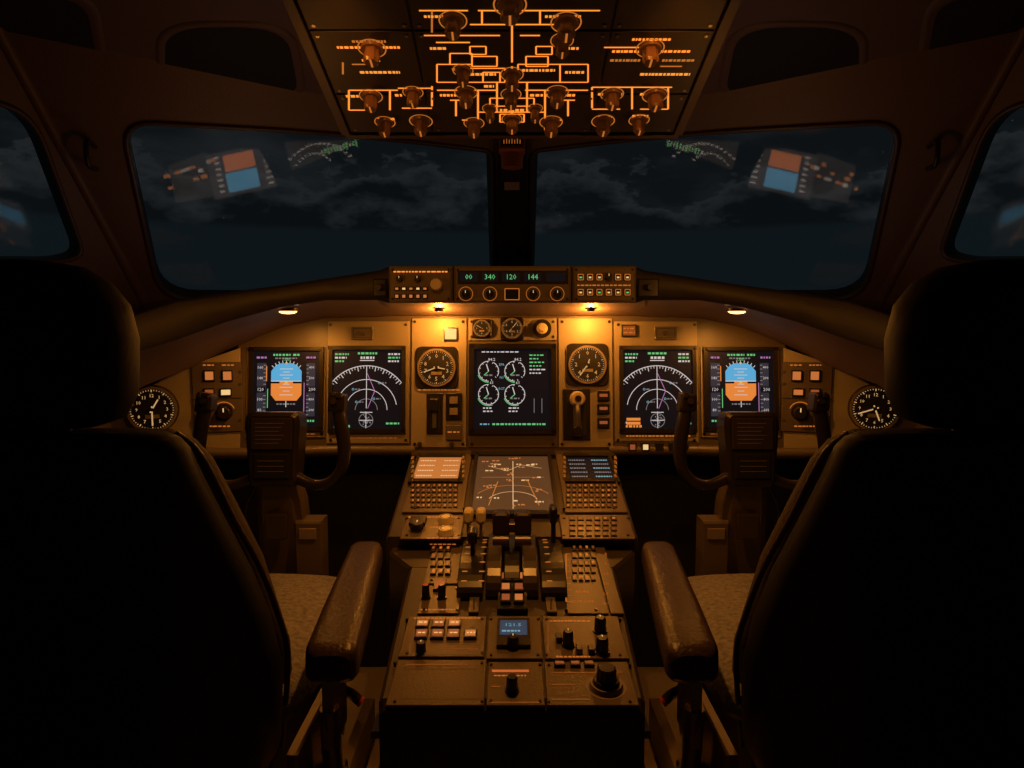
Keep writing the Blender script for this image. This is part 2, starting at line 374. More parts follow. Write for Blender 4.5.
b.Pbox(MP,431,399,439,411,.010,.035,BLACK,.003); b.Pbox(MP,433,410,437,428,.010,.018,METAL)
b.Pbox(MP,446,393,462,420,.003,.012,BLACK,.002); b.Pbox(MP,450,397,458,404,.012,.017,GREYK); b.Pbox(MP,450,408,458,415,.012,.017,GREYK)
b.Pbox(MP,446,425,462,440,.003,.012,PANELD,.002); b.dashes(MP,448,432,460,1.3,.0125,AMBD)
b.dashes(MP,418,390,460,1.3,.0045,AMBD)
b.Pbox(MP,563,389,590,440,.003,.009,BLACK,.002); b.Prect(MP,567,393,586,436,.0095,BLACKM)
b.Pbox(MP,573,404,580,436,.010,.016,METAL); u,v=MP.px(577,399); b.cyl(MP,u,v,.022,.012,.034,mat('gear_knob',(.6,.48,.34),.3),24,.017)
b.cyl(MP,u,v,.009,.034,.038,BLACK,16)
b.tube([MP.pt(u,v,.02),MP.pt(*MP.px(577,414),.030),MP.pt(*MP.px(579,430),.018)],.007,METAL,10)
u,v=MP.px(577,431); b.cyl(MP,u,v,.014,.010,.03,BLACK,16,.012)
for y in(391,404,418): b.Pbox(MP,597,y,609,y+10,.003,.012,BLACK,.002); b.Prect(MP,599,y+3,607,y+6,.0125,KEYR)
for x in(628,641): lit(b,MP,x,443,x+8,451,KEYW if x>630 else KEYR)
for x in(655,668,680): b.Pbox(MP,x,443,x+8,451,.003,.009,BLACK)
for x in(420,452): b.Pknob(MP,x,444,3,.012)
b.dashes(MP,338,438,398,1.3,.0045,AMBS); b.dashes(MP,626,436,690,1.3,.0045,AMBD)
b.dashes(MP,256,434,316,1.3,.0045,AMBS); b.dashes(MP,710,434,770,1.3,.0045,AMBS)
b.obj('panel_board',ip)
for fr,s in((SL,-1),(SR,1)):
    b=B(); X=(lambda x:x) if s<0 else (lambda x:1024-x)
    pp=[(240,348),(188,366),(146,388),(96,404),(88,440),(150,447),(240,456)]
    q=[fr.px(X(x),y) for x,y in pp]
    b.prism(fr,q if s<0 else list(reversed(q)),-.03,0,PANEL,.001)
    def PB(x0,y0,x1,y1,*a,**k):
        if s>0: x0,x1=1024-x1,1024-x0
        b.Pbox(fr,x0,y0,x1,y1,*a,**k)
    def LT(x0,y0,x1,y1,mm_):
        if s>0: x0,x1=1024-x1,1024-x0
        lit(b,fr,x0,y0,x1,y1,mm_)
    PB(193,362,242,432,0,.005,PANELD); PB(192,398,242,399,.005,.006,GAP)
    LT(204,370,215,381,KEYL); LT(222,370,233,381,KEYL); LT(220,388,232,396,KEYW if s<0 else KEYL); LT(204,388,215,396,KEYR)
    for x in(209,228): b.dashes(fr,X(x)-6,365,X(x)+6,1.2,.0055,AMBD)
    b.Pknob(fr,X(224),412,8,.025,BLACK,mark=KEYW); b.Pknob(fr,X(205),412,6,.02,mark=KEYW)
    b.ring(fr,*fr.px(X(224),412),.027,.029,.0055,AMBD,20,160); b.dashes(fr,X(218)-12,426,X(218)+12,1.3,.0055,AMBD)
    for y in(372,384,420): b.Pknob(fr,X(240),y,2,.006)
    b.obj('side_board',ip)
b=B(); b.box(Fr((0,2.0,0),(1,0,0),(0,0,1)),-1.2,0,1.2,.66,-.02,0,BLACKM); b.obj('footwell_bulkhead',ip)
b=B()
for s in(-1,1):
    pts_=[Vv((s*.27,1.93,.665)),Vv((s*.5,1.93,.665)),Vv((s*.74,1.91,.66)),Vv((s*.92,1.86,.675)),Vv((s*1.12,1.79,.70))]
    b.tube(pts_,.016,PANELD,10,4)
b.obj('lower_trim',ip)
# ------------------------------------------------------------ electronic displays
class Scr:
    def __init__(s,b,fr,x0,y0,x1,y1,bz=4,h=.012,bm=None,sm=None):
        s.b=b;s.fr=fr; s.u0,s.v0,s.u1,s.v1=b.pb(fr,x0,y0,x1,y1); s.w=.0045
        b.bezel(fr,x0,y0,x1,y1,bz,h,bm or BLACK); b.rect(fr,s.u0,s.v0,s.u1,s.v1,s.w,sm or SCREEN)
        s.W=s.u1-s.u0; s.H=s.v1-s.v0; s.l=s.w
    def p(s,a,t): return s.u0+a*s.W, s.v1-t*s.H
    def lay(s): s.l+=.00006; return s.l
    def rect(s,a0,t0,a1,t1,m): s.b.rect(s.fr,*s.p(a0,t1),*s.p(a1,t0),s.lay(),m)
    def line(s,a0,t0,a1,t1,m,t=.012): s.b.line(s.fr,s.p(a0,t0),s.p(a1,t1),t*s.W,s.lay(),m)
    def arc(s,a,t,r,m,a0=0,a1=360,th=.012): s.b.ring(s.fr,*s.p(a,t),(r-th/2)*s.W,(r+th/2)*s.W,s.lay(),m,a0,a1)
    def disc(s,a,t,r,m,a0=0,a1=360): s.b.ring(s.fr,*s.p(a,t),0,r*s.W,s.lay(),m,a0,a1)
    def ticks(s,a,t,r0,r1,m,a0,a1,n,th=.01):
        u,v=s.p(a,t); L=s.lay()
        for i in range(n+1):
            g=math.radians(a0+(a1-a0)*i/n); c,q=math.cos(g)*s.W,math.sin(g)*s.W
            s.b.line(s.fr,(u+c*r0,v+q*r0),(u+c*r1,v+q*r1),th*s.W,L,m)
    def text(s,t,a,y,size,m): s.b.text(s.fr,t,*s.p(a,y),size*s.W,s.lay(),m)
    def dash(s,a0,t,a1,m,h=.018):
        x=a0; L=s.lay()
        while x<a1-.01:
            d=min(random.uniform(.02,.05),a1-x); s.b.rect(s.fr,*s.p(x,t+h/2),*s.p(x+d,t-h/2),L,m); x+=d+.015
def pfd(x0,y0,x1,y1):
    e=empty('primary_flight_display'); b=B(); s=Scr(b,MP,x0,y0,x1,y1)
    s.rect(.05,.16,.19,.86,DKS); s.rect(.80,.16,.93,.86,DKS)
    for i in range(14):
        t=.19+i*.05; s.line(.15,t,.19,t,EWD); s.line(.80,t,.835,t,EWD)
    for i,n in enumerate(("160","140","120","100","80")): s.text(n,.10,.22+i*.14,.062,EW)
    for i,n in enumerate(("400","200","000","800","600")): s.text(n,.88,.22+i*.14,.055,EW)
    s.rect(.03,.47,.19,.55,SCREEN); s.text("120",.11,.51,.07,EW); s.rect(.80,.47,.98,.55,SCREEN); s.text("200",.89,.51,.07,EW)
    s.line(.20,.2,.20,.4,EOR,.014); s.line(.22,.5,.22,.75,EG,.012); s.line(.77,.42,.77,.8,EM_,.012)
    def pl(P,m): b.poly(MP,[s.p(*q) for q in P],s.lay(),m)
    pl([(.27,.40),(.73,.40),(.73,.27),(.66,.19),(.58,.165),(.42,.165),(.34,.19),(.27,.27)][::-1],EBL)
    pl([(.27,.40),(.27,.58),(.34,.655),(.66,.655),(.73,.58),(.73,.40)],EOR)
    s.line(.27,.40,.73,.40,EW,.014)
    for t,w in((.24,.10),(.28,.05),(.32,.10),(.36,.05),(.44,.05),(.48,.10),(.53,.05),(.58,.10)): s.line(.5-w,t,.5+w,t,EW,.01)
    s.rect(.27,.405,.40,.43,SCREEN); s.rect(.60,.405,.73,.43,SCREEN); s.rect(.48,.40,.52,.43,EY)
    s.ticks(.5,.42,.30,.34,EW,50,130,8); pl([(.48,.155),(.52,.155),(.5,.18)],EY)
    s.line(.5,.66,.5,.74,EW); s.dash(.36,.70,.64,EWD)
    s.disc(.5,1.16,.34,DKS,32,148); s.arc(.5,1.16,.345,EW,32,148); s.ticks(.5,1.16,.30,.345,EG,36,144,16,.014)
    pl([(.46,.80),(.54,.80),(.5,.86)],EG); s.line(.5,.86,.5,.97,EM_)
    s.dash(.30,.055,.42,EG,.026); s.dash(.44,.055,.56,EG,.026); s.dash(.60,.055,.72,EG,.026); s.dash(.33,.10,.66,EWD)
    s.text("CMD",.5,.115,.055,EG)
    s.dash(.05,.09,.2,EM_,.025); s.dash(.80,.09,.95,EM_,.025); s.dash(.05,.92,.2,EG,.025); s.dash(.78,.92,.95,EG,.025)
    b.obj('face',e)
pfd(254,351,320,427); pfd(707,351,773,427)
def nd(x0,y0,x1,y1,fl):
    e=empty('navigation_display'); b=B(); s=Scr(b,MP,x0,y0,x1,y1)
    cx,cy=.49,.76
    s.arc(cx,cy,.64,EW,38,142,.011); s.ticks(cx,cy,.60,.64,EW,38,142,26,.008); s.ticks(cx,cy,.57,.64,EW,42,138,8,.011)
    s.arc(cx,cy,.44,EW,10,170,.010); s.arc(cx,cy,.30,EW,0,180,.009); s.arc(cx,cy,.16,EWD,0,180,.009)
    s.line(cx,.22,cx,.74,EW,.010); s.line(cx+.01,.3,cx+.12,.52,EM_,.01); s.line(cx+.12,.52,cx+.02,.74,EM_,.01)
    s.dash(.40,.10,.60,EW,.03); s.dash(.36,.045,.64,EG,.026); s.line(.39,.135,.60,.135,EW)
    for i in range(3): s.dash(.03,.055+i*.045,.03+.2-.03*i,EG if i%2==0 else EW,.022); s.dash(.80,.055+i*.045,.97,EG if i==1 else EW,.022)
    for i in range(4): s.line(cx-.03-.02*i,.79,cx+.03+.02*i,.79,EW,.01)
    for k in range(34):
        g=random.uniform(0,6.28); r=random.uniform(0,.085); s.rect(cx+math.cos(g)*r-.008,.89+math.sin(g)*r*.85-.008,cx+math.cos(g)*r+.008,.89+math.sin(g)*r*.85+.008,EWD)
    s.arc(cx,.89,.10,EWD,th=.009); s.line(cx,.78,cx,.99,EW,.008); s.line(cx-.1,.89,cx+.1,.89,EW,.008)
    for a,t in((.3,.5),(.68,.42),(.6,.62),(.35,.66)): s.arc(a,t,.014,EC,th=.007); s.dash(a+.03,t,a+.10,EWD,.016)
    s.dash(.03,.92,.22,EW,.022); s.dash(.03,.965,.26,EOR if fl else EG,.03); s.dash(.78,.93,.97,EG,.022)
    if fl:
        s.rect(.04,.86,.24,.895,EOR); s.rect(.04,.91,.24,.945,EOR)
    b.obj('face',e)
nd(333,350,402,429,0); nd(623,350,692,429,1)
e=empty('engine_display'); b=B(); s=Scr(b,MP,474,349,551,429,5)
for a,t in((.19,.28),(.53,.28),(.19,.57),(.53,.57)):
    s.arc(a,t,.13,EW,-30,330 if t>.4 else 270,.009); s.ticks(a,t,.11,.13,EW,0,320,10,.008); s.line(a,t,a+.09*math.cos(1.9),t-.09,EW,.012)
    s.rect(a-.0,t-.16,a+.11,t-.11,SCREEN); s.text("84.2" if t<.4 else "61",a+.04,t-.145,.055,EW)
    s.arc(a,t,.145,EG,200,290,.010); s.line(a,t,a-.06,t+.05,EG,.010); s.dash(a-.05,t+.05,a+.06,EWD,.018)
s.text("EPR",.36,.20,.045,EC); s.text("N1",.36,.36,.045,EC); s.text("EGT",.36,.5,.045,EC)
for i in range(6): s.dash(.72,.08+i*.045,.72+random.uniform(.1,.22),EG if i<4 else EW,.016)
for t in(.74,.78): s.dash(.12,t,.24,EW,.016); s.dash(.45,t,.58,EW,.016)
s.dash(.08,.94,.2,EC,.018); s.dash(.24,.94,.95,EG,.022); s.dash(.1,.04,.6,EW,.014)
for x_ in(.78,.88): s.line(x_,.62,x_,.8,EWD,.008)
b.obj('face',e)
# ------------------------------------------------------------ analogue gauges
CREAMG=em('dial_marking',(1,.58,.24),.55)
def gauge(fr,x,y,r,nums,hands,sq=True,name='analog_gauge',ns=.3):
    b=B(); u,v=fr.px(x,y); R_=r*fr.k(x,y); 
    if sq:
        q=round_poly([(u-R_*1.12,v-R_*1.12),(u+R_*1.12,v-R_*1.12),(u+R_*1.12,v+R_*1.12),(u-R_*1.12,v+R_*1.12)],R_*.35,4)
        b.prism(fr,q,0,.010,BLACK,.002)
    b.cyl(fr,u,v,R_*1.06,.004,.015,BLACK,36,R_*1.0); b.cyl(fr,u,v,R_*.9,.015,.0153,BLACKM,36)
    b.ring(fr,u,v,R_*.90,R_*1.0,.0156,mat('bezel_grey',(.22,.17,.12),.35))
    for i in range(50):
        a=math.radians(90-i*7.2); L=.76 if i%5==0 else .81; c,q_=math.cos(a)*R_,math.sin(a)*R_
        b.line(fr,(u+c*L,v+q_*L),(u+c*.87,v+q_*.87),R_*(.035 if i%5==0 else .02),.0158,CREAMG)
    for i,n in enumerate(nums):
        a=math.radians(90-i*360/len(nums)); b.text(fr,n,u+math.cos(a)*R_*.60,v+math.sin(a)*R_*.60,R_*ns,.0158,CREAMG)
    b.rect(fr,u-R_*.28,v-R_*.38,u+R_*.28,v-R_*.22,.0159,GREYK)
    for a,L in hands:
        a=math.radians(90-a); c,q_=math.cos(a)*R_,math.sin(a)*R_
        b.line(fr,(u-c*.15,v-q_*.15),(u+c*L,v+q_*L),R_*.055,.0175,CREAMG)
    b.cyl(fr,u,v,R_*.08,.0158,.0185,BLACK,12)
    b.obj(name)
D10=[str(i) for i in range(10)]
gauge(MP,437,368,19,D10,[(250,.7),(100,.45)],name='standby_altimeter')
gauge(MP,587,365,19,["0","1","2","4","6","4","2","1"],[(215,.7),(20,.3)],name='standby_airspeed_indicator')
C12=["12","1","2","3","4","5","6","7","8","9","10","11"]
gauge(SL,153,409,23,C12,[(180,.7),(30,.5)],False,'cockpit_clock',.2)
gauge(SR,874,408,23,C12,[(250,.7),(160,.55)],False,'cockpit_clock',.2)
gauge(MP,482,329,8.5,["0","2","4","6"],[(300,.7)],name='brake_pressure_gauge')
gauge(MP,512,329,10.5,["0","1","2","3","4","5"],[(40,.7),(220,.4)],name='flap_position_gauge')
b=B(); u,v=MP.px(542,329); b.cyl(MP,u,v,.026,0,.012,BLACK,24); b.knob(Fr(MP.pt(u,v,.010),MP.U,MP.V),0,0,.014,.02,CREAM); b.obj('trim_selector_knob')
# ------------------------------------------------------------ magnetic compass
b=B(); p=W(512,150,1.62); cf=Fr(p,(1,0,0),(0,.05,1))
REDC=mat('compass_case',(.20,.07,.04),.4)
b.cyl(Fr(p+Vv((0,.02,-.035)),(1,0,0),(0,-1,0)),0,0,.028,-.07,.0,REDC,24,.024)
b.box(cf,-.030,-.005,.030,.045,-.02,.018,REDC,.004); b.box(cf,-.022,.004,.022,.022,.018,.020,BLACKM)
for i in range(-3,4): b.line(cf,(i*.006,.008),(i*.006,.017 if i%2 else .020),.0012,.0205,AMBD)
b.box(cf,-.014,.045,.014,.10,-.02,.0,BLACK); b.obj('magnetic_compass')
# ------------------------------------------------------------ overhead panel
oh=empty('overhead_panel'); b=B()
OHP=mat('overhead_plate',(.045,.031,.024),.5); OHS=mat('overhead_surround',(.08,.052,.036),.5)
hw=.330; L0,L1=-.010,1.02
b.box(OH,-hw,L0,hw,L1,-.06,-.001,OHP,.004)
for s in(-1,1): b.box(OH,s*(hw+.006)-.008,L0,s*(hw+.006)+.008,L1,-.30,.006,OHS,.003)
b.box(OH,-hw-.01,L0-.012,hw+.01,L0,-.25,.004,OHS,.003)
for x0,y0,x1,y1 in((-2,.0,-1,.13),(-1,.0,1,.13),(1,.0,2,.13),(-2,.13,-1,.30),(-1,.13,1,.30),(1,.13,2,.30),(-2,.3,-1,.5),(-1,.3,1,.5),(1,.3,2,.5),(-2,.5,2,.75),(-2,.75,2,1.0)):
    X=lambda q:(-.325 if q==-2 else .325 if q==2 else q*.158)
    b.box(OH,X(x0)+.002,y0+.002,X(x1)-.002,y1-.002,0,.004,OHP)
    for uu in(X(x0)+.012,X(x1)-.012):
        for vv in(y0+.012,y1-.012): b.cyl(OH,uu,vv,.003,.004,.006,METAL,8)
LW=1.9; w=.0046
def hl(x0,y,x1,m=AMB,t=LW): b.Pline(OH,x0,y,x1,y,t,w,m)
def vl(x,y0,y1,m=AMB,t=LW): b.Pline(OH,x,y0,x,y1,t,w,m)
def fr_(x0,y0,x1,y1,t=1.6,m=AMB): b.frame(OH,x0,y0,x1,y1,t,w,m)
for a in((419,8,468),(478,8,600),(424,33,500),(520,33,540)): hl(*a)
hl(470,22,556); hl(436,40,470,AMB); hl(604,45,640)
vl(482,8,22);vl(540,8,22); vl(512,22,60); vl(432,8,30,AMBD)
for r in((450,51,472,62),(472,54,497,64),(526,54,548,64),(437,62,462,80),(462,66,505,80),(518,62,560,80),(560,62,588,80),(483,70,500,80),(470,44,486,52),(536,44,552,52)): fr_(*r)
for a in((437,88,497),(525,88,588),(450,98,470),(555,98,575),(478,110,545),(462,118,478),(546,118,562)): hl(*a)
vl(512,64,128);vl(478,88,128);vl(545,88,128);vl(497,80,110);vl(527,80,110);vl(456,98,114);vl(568,98,114)
fr_(490,96,534,104); fr_(500,112,524,120)
hl(349,88,398);hl(398,86,432);vl(349,88,108);vl(432,84,104);hl(349,108,372);hl(402,106,432);vl(390,88,108)
hl(592,85,672);vl(592,85,106);vl(668,85,107);hl(592,107,620);hl(640,107,668);vl(632,85,107)
vl(343,60,72,AMBD);hl(352,62,366,AMBD);hl(660,64,682,AMBD)
for x0,y,x1 in((337,45,400),(352,39,386),(362,58,380),(346,94,360),(395,93,402),(378,117,396),(412,117,428),(632,37,672),(612,49,690),(610,58,640),(662,58,694),(598,92,622),(640,92,665),(598,115,612),(632,114,648),
                (424,14,452),(545,14,582),(430,46,446),(560,46,580),(452,67,460),(470,72,496),(522,68,555),(565,70,584),(440,93,470),(530,93,575),(484,84,494),(500,108,524),(505,4,520),(360,70,400),(640,72,690)):
    b.dashes(OH,x0,y,x1,2.4,w+.0001,AMB if random.random()<.7 else AMBD)
b.obj('panel_face',oh)
b=B()
def ohk(x,y,r,h):
    u,v=OH.px(x,y); rr=r*OH.k(x,y)
    b.ring(OH,u,v,rr*1.25,rr*1.38,.0048,AMBD)
    b.cyl(OH,u,v,rr*1.12,.004,.009,KNOBO,24,rr*1.05)
    seg=24; vs=[]
    for w_,q in((.009,.72),(h*.85,.80),(h,.66)):
        for i in range(seg):
            a=2*math.pi*i/seg; z=q*rr*(1 if i%4<2 else .88); vs.append(OH.pt(u+math.cos(a)*z,v+math.sin(a)*z,w_))
    b.add(vs,[(k+i,k+(i+1)%seg,k+seg+(i+1)%seg,k+seg+i) for k in(0,seg) for i in range(seg)]+[tuple(range(2*seg,3*seg))],KNOBO)
    b.rect(OH,u-rr*.1,v-rr*.6,u+rr*.1,v+rr*.6,h+.0003,AMBD)
for x,y,r in((372,46,11),(453,18,11),(510,2,13),(566,20,12),(562,38,9),(650,46,11),(463,68,8),(512,72,9),(466,90,9),(511,92,8),(371,94,9),(413,90,8),(385,120,8),(421,119,9),(474,121,8),(512,117,8),(551,120,9),(557,90,9),(603,119,9),(612,92,9),(655,93,10),(639,118,8),(490,106,6),(535,106,6)):
    ohk(x,y,r*.95,.032)
b.obj('selector_knobs',oh)
# ------------------------------------------------------------ centre pedestal
pd=empty('center_pedestal'); b=B()
def block(pts_top,zb,m):
    rings=[]
    for y,z,h in pts_top: rings.append([Vv((-h,y,zb)),Vv((-h,y,z-.006)),Vv((-h+.006,y,z)),Vv((h-.006,y,z)),Vv((h,y,z-.006)),Vv((h,y,zb))])
    b.loft(rings,m,smooth=False)
def zA(y): return .668+(y-1.9)*.184-.002
def zB(y): return .553+(y-1.38)*.119-.002
BODY=mat('pedestal_body',(.05,.037,.028),.45,bump=.1,bscale=300)
block([(1.945,.668,.285),(1.9,.666,.275),(1.75,zA(1.75),.27),(1.42,zA(1.42),.262)],0,BODY)
block([(1.44,zB(1.44)-.002,.255),(1.40,zB(1.40)-.001,.252),(1.33,zB(1.33),.203)],0,BODY)
block([(1.38,zB(1.38)-.001,.203),(.935,zB(.935),.186),(.925,zB(.925)-.012,.184)],0,BODY)
b.obj('body',pd)
b=B()
PDP=mat('pedestal_plate',(.115,.082,.055),.36,bump=.12,bscale=300)
for a in((411,455,468,514),(471,455,555,518),(560,455,618,514)): b.plate(PA,*a,PDP)
for a in((403,516,463,541),(560,516,632,541)): b.plate(PA,*a,PDP)
for a in((428,544,462,586),(420,587,461,616),(562,544,600,616),(601,544,614,616)): b.plate(PBf,*a,PDP,scr=a[2]-a[0]>20)
for a in((403,618,486,660),(487,618,542,662),(543,618,624,662),(391,662,486,709),(487,664,544,709),(545,664,634,709)): b.plate(PBf,*a,PDP,.005)
def keys(fr,x0,y0,x1,y1,nx,ny,mats,gap=.25,h=.007):
    for j in range(ny):
        for i in range(nx):
            a=x0+(x1-x0)*i/nx; c=x0+(x1-x0)*(i+1-gap)/nx; d=y0+(y1-y0)*j/ny; f=y0+(y1-y0)*(j+1-gap)/ny
            b.Pbox(fr,a,d,c,f,.003,h,BLACK,.0008)
            mm_=random.choice(mats)
            if mm_: b.Prect(fr,a+(c-a)*.25,d+(f-d)*.28,c-(c-a)*.25,f-(f-d)*.28,h+.0003,mm_)
for x0,x1 in((411,459),(566,618)): keys(PA,x0,486,x1,511,9,5,[AMBD,KEYR,AMBS,AMBD])
keys(PA,569,519,619,540,6,4,[KEYR,AMBD,AMBS,KEYR],.3)
b.Pknob(PA,417,531,8,.02,BLACK,mark=KEYW); b.Pbox(PA,410,521,426,528,.003,.012,BLACK)
for y in(523,535): u,v=PA.px(446,y); b.cyl(PA,u,v,.018,.003,.016,CREAM,20,.014); b.ring(PA,u,v,.009,.013,.0163,BLACK)
b.dashes(PA,408,519,458,1.3,.0045,AMBD); b.dashes(PA,430,529,438,1.3,.0045,AMBD); b.dashes(PA,427,540,458,1.2,.0045,AMBD)
keys(PBf,431,549,453,580,3,4,[KEYR,KEYL,AMBD,None],.3,.009)
b.dashes(PBf,430,546,456,1.3,.0045,AMBD)
keys(PBf,572,548,597,586,4,5,[KEYR,KEYR,AMBS,AMBD],.3,.008)
b.dashes(PBf,566,545,604,1.3,.0045,AMBD)
for x in(424,440): b.Pknob(PBf,x+2,600,4.5,.03,BLACK,cap=RED if x<430 else None)
lit(b,PBf,434,584,446,594,KEYR)
b.dashes(PBf,420,612,458,1.3,.0045,AMBD)
for i in range(9): b.Pline(PBf,566,556+i*6,571,556+i*6,1,.0046,AMBD)
b.Pline(PBf,566,556,566,604,1,.0046,AMBD)
for i,n in enumerate(("1","5","15","20","25","30")): b.Ptext(PBf,n,606,556+i*10,5,.0046,AMBD)
b.Ptext(PBf,"CUTOFF",582,604,5,.0046,AMBD); b.Ptext(PBf,"RUN",582,594,5,.0046,AMBD)
def row(xs,y0,y1,m_): 
    for x in xs: lit(b,PBf,x,y0,x+13,y1,random.choice(m_)); b.dashes(PBf,x+3,(y0+y1)/2,x+11,1.2,.0108,KEYW)
row((416,432,448),624,632,[KEYR,KEYR,KEYL]); row((415,431,447,464),634,643,[KEYL,KEYR,KEYR]); 
b.dashes(PBf,414,621,480,1.3,.0055,AMBD); b.frame(PBf,410,647,482,657,.8,.0056,AMBS); b.dashes(PBf,440,652,478,1.3,.0056,AMBS)
b.Pknob(PBf,421,655,6,.022,BLACK,mark=KEYW)
b.Pbox(PBf,497,624,530,652,.005,.012,BLACK); b.Prect(PBf,500,627,527,642,.0125,em('radio_screen_blue',(.03,.075,.13),.6)); b.Ptext(PBf,"121.5",513,632,6,.0128,EC); b.dashes(PBf,502,638,520,1.6,.0128,EC)
b.Pknob(PBf,513,650,7,.024,BLACK,mark=KEYW)
b.Prect(PBf,492,673,529,675.5,.0056,em('lit_placard',(1,.20,.04),.5)); b.dashes(PBf,494,679,526,1.2,.0056,AMBD)
b.Pknob(PBf,512,694,7,.028,BLACK); b.screws(PBf,487,664,544,708,.005)
b.Pknob(PBf,568,648,6.5,.03,BLACK,mark=KEYW); b.Pknob(PBf,600,634,7,.03,BLACK,mark=KEYW); b.Pknob(PBf,602,655,7.5,.03,BLACK,mark=KEYW)
u,v=PBf.px(606,690); b.cyl(PBf,u,v,.024,.005,.012,GREYK,28,.022); b.knob(Fr(PBf.pt(u,v,.012),PBf.U,PBf.V),0,0,.017,.024,BLACK)
b.ring(PBf,u,v,.027,.0278,.0056,AMBS)
b.dashes(PBf,550,624,590,1.4,.0056,AMBD); b.dashes(PBf,556,660,590,1.4,.0056,AMBD)
for x in(556,576,588): b.Pbox(PBf,x,640 if x==556 else 634+18,x+6,646 if x==556 else 658,.005,.014,BLACK); 
lit(b,PBf,554,666,565,671,KEYR); lit(b,PBf,584,666,594,671,AMBS); lit(b,PBf,570,666,580,671,KEYR)
b.frame(PBf,402,672,479,702,.7,.0056,PANELD)
b.Pline(PBf,548,620,548,660,.8,.0056,AMBS); b.Pline(PBf,468,546,468,586,.8,.0046,AMBS)
for x0,x1,y in((552,622,676),(552,590,703),(406,470,668),(490,540,706),(552,575,688),(492,500,690)): b.dashes(PBf,x0,y,x1,1.2,.0057,AMBS)
b.obj('control_plates',pd)
e=empty('control_display_unit'); b=B(); s=Scr(b,PA,416,459,460,482,3,.010,sm=CDUO)
for i in range(4): s.dash(.05,.15+i*.22,.4,CDUL,.05); s.dash(.6,.15+i*.22,.95,CDUL,.04)
for i in range(5):
    for x in(411.5,462): b.Pbox(PA,x,460+i*4.6,x+2.6,463+i*4.6,.004,.012,GREYK)
b.obj('face',e)
e=empty('control_display_unit'); b=B(); s=Scr(b,PA,568,459,612,482,3,.010)
for i in range(5): s.dash(.05,.13+i*.18,.42,EWD,.05); s.dash(.58,.13+i*.18,.95,EWD if i%2 else EC,.05)
for i in range(5):
    for x in(563,614): b.Pbox(PA,x,460+i*4.6,x+2.6,463+i*4.6,.004,.012,GREYK)
b.obj('face',e)
e=empty('weather_map_display'); b=B(); s=Scr(b,PA,475,458,551,514,4,.010,sm=MAPB)
s.arc(.5,.85,.32,CDUL,20,160,.010); s.arc(.5,.85,.52,CDUO,30,150,.01); s.line(.5,.1,.5,.95,CDUL,.010); s.line(.08,.42,.92,.42,CDUO,.010)
s.line(.15,.2,.42,.3,CDUL,.009); s.line(.42,.3,.62,.18,CDUL,.009); s.line(.62,.18,.9,.25,CDUL,.009); s.line(.3,.5,.2,.9,CDUO); s.line(.7,.5,.82,.9,CDUO)
for i in range(34):
    a=random.uniform(.04,.85); t=random.uniform(.05,.93); s.dash(a,t,a+random.uniform(.05,.12),random.choice([CDUL,KEYL,CDUO]),.022)
b.obj('face',e)
# throttle quadrant
tq=empty('throttle_quadrant'); b=B()
def drum(x0,x1,yc,ln,h,m,n=18):
    z0=zB(yc); rg=[]
    for x in(x0,x0+.002,x1-.002,x1):
        k=0 if x in(x0,x1) else .002
        rg.append([Vv((x,yc-math.cos(math.pi*i/n)*ln,z0-.01+math.sin(math.pi*i/n)*(h+k))) for i in range(n+1)])
    b.loft(rg,m,smooth=False)
drum(-.098,-.052,1.335,.135,.045,BLACK); drum(-.046,-.019,1.335,.13,.062,KNOBM); drum(-.015,.015,1.355,.12,.050,BLACK); drum(.019,.046,1.335,.13,.062,KNOBM); drum(.052,.098,1.335,.135,.045,BLACK)
for i in range(9):
    for x in(-.091,-.06,.062):
        a=math.radians(30+i*15); y=1.335-math.cos(a)*.135; z=zB(1.335)-.01+math.sin(a)*.0475
        b.box(Fr((x,y,z),(1,0,0),(0,math.sin(a),math.cos(a)*.4)),0,-.001,.01,.001,0,.0008,AMBD)
def lever(x,w_,y,tilt,h,head,hm,hh=.03,hw2=None):
    z0=zB(y)+.02; t=math.radians(tilt); V=(0,math.sin(t),math.cos(t)); f=Fr((x,y,z0),(1,0,0),V)
    b.box(f,-w_/2,0,w_/2,h,-.012,.012,METAL if hm is CREAM else BLACK,.002)
    W2=hw2 or head
    q=round_poly([(-W2/2,h-.005),(W2/2,h-.005),(W2/2,h+hh),(-W2/2,h+hh)],.008,4)
    b.prism(f,q,-.018,.016,hm,.004)
THR=mat('thrust_lever_grip',(.05,.033,.024),.28)
for x in(-.021,.021):
    lever(x,.016,1.33,2,.050,.033,THR,.040)
    b.cyl(Fr((x,1.32,zB(1.33)+.052),(0,1,0),(0,0,1)),0,0,.016,-.016,.016,THR,20)
b.box(Fr((0,1.30,zB(1.30)+.088),(1,0,0),(0,.07,1)),-.006,-.004,.006,.012,-.01,.01,KNOBM)
lever(-.090,.006,1.41,2,.040,.019,CREAM,.024); lever(-.064,.006,1.41,2,.040,.019,CREAM,.024)
lever(.083,.009,1.38,3,.052,.016,BLACK,.030); lever(-.075,.008,1.31,-6,.045,.018,BLACK,.02)
for i in range(3):
    for j in range(2): lit(b,PBf,500.5+j*13,580+i*11,511+j*13,589+i*11,KEYL if (i+j)%2 else KEYR,.018)
b.Pbox(PBf,498,577,527,615,.0,.012,BLACK)
for x in(474,551):
    b.Pbox(PBf,x-5,600,x+5,615,0,.006,PANELD); b.Pline(PBf,x,602,x,613,1.6,.0064,BLACKM)
b.obj('levers',tq)
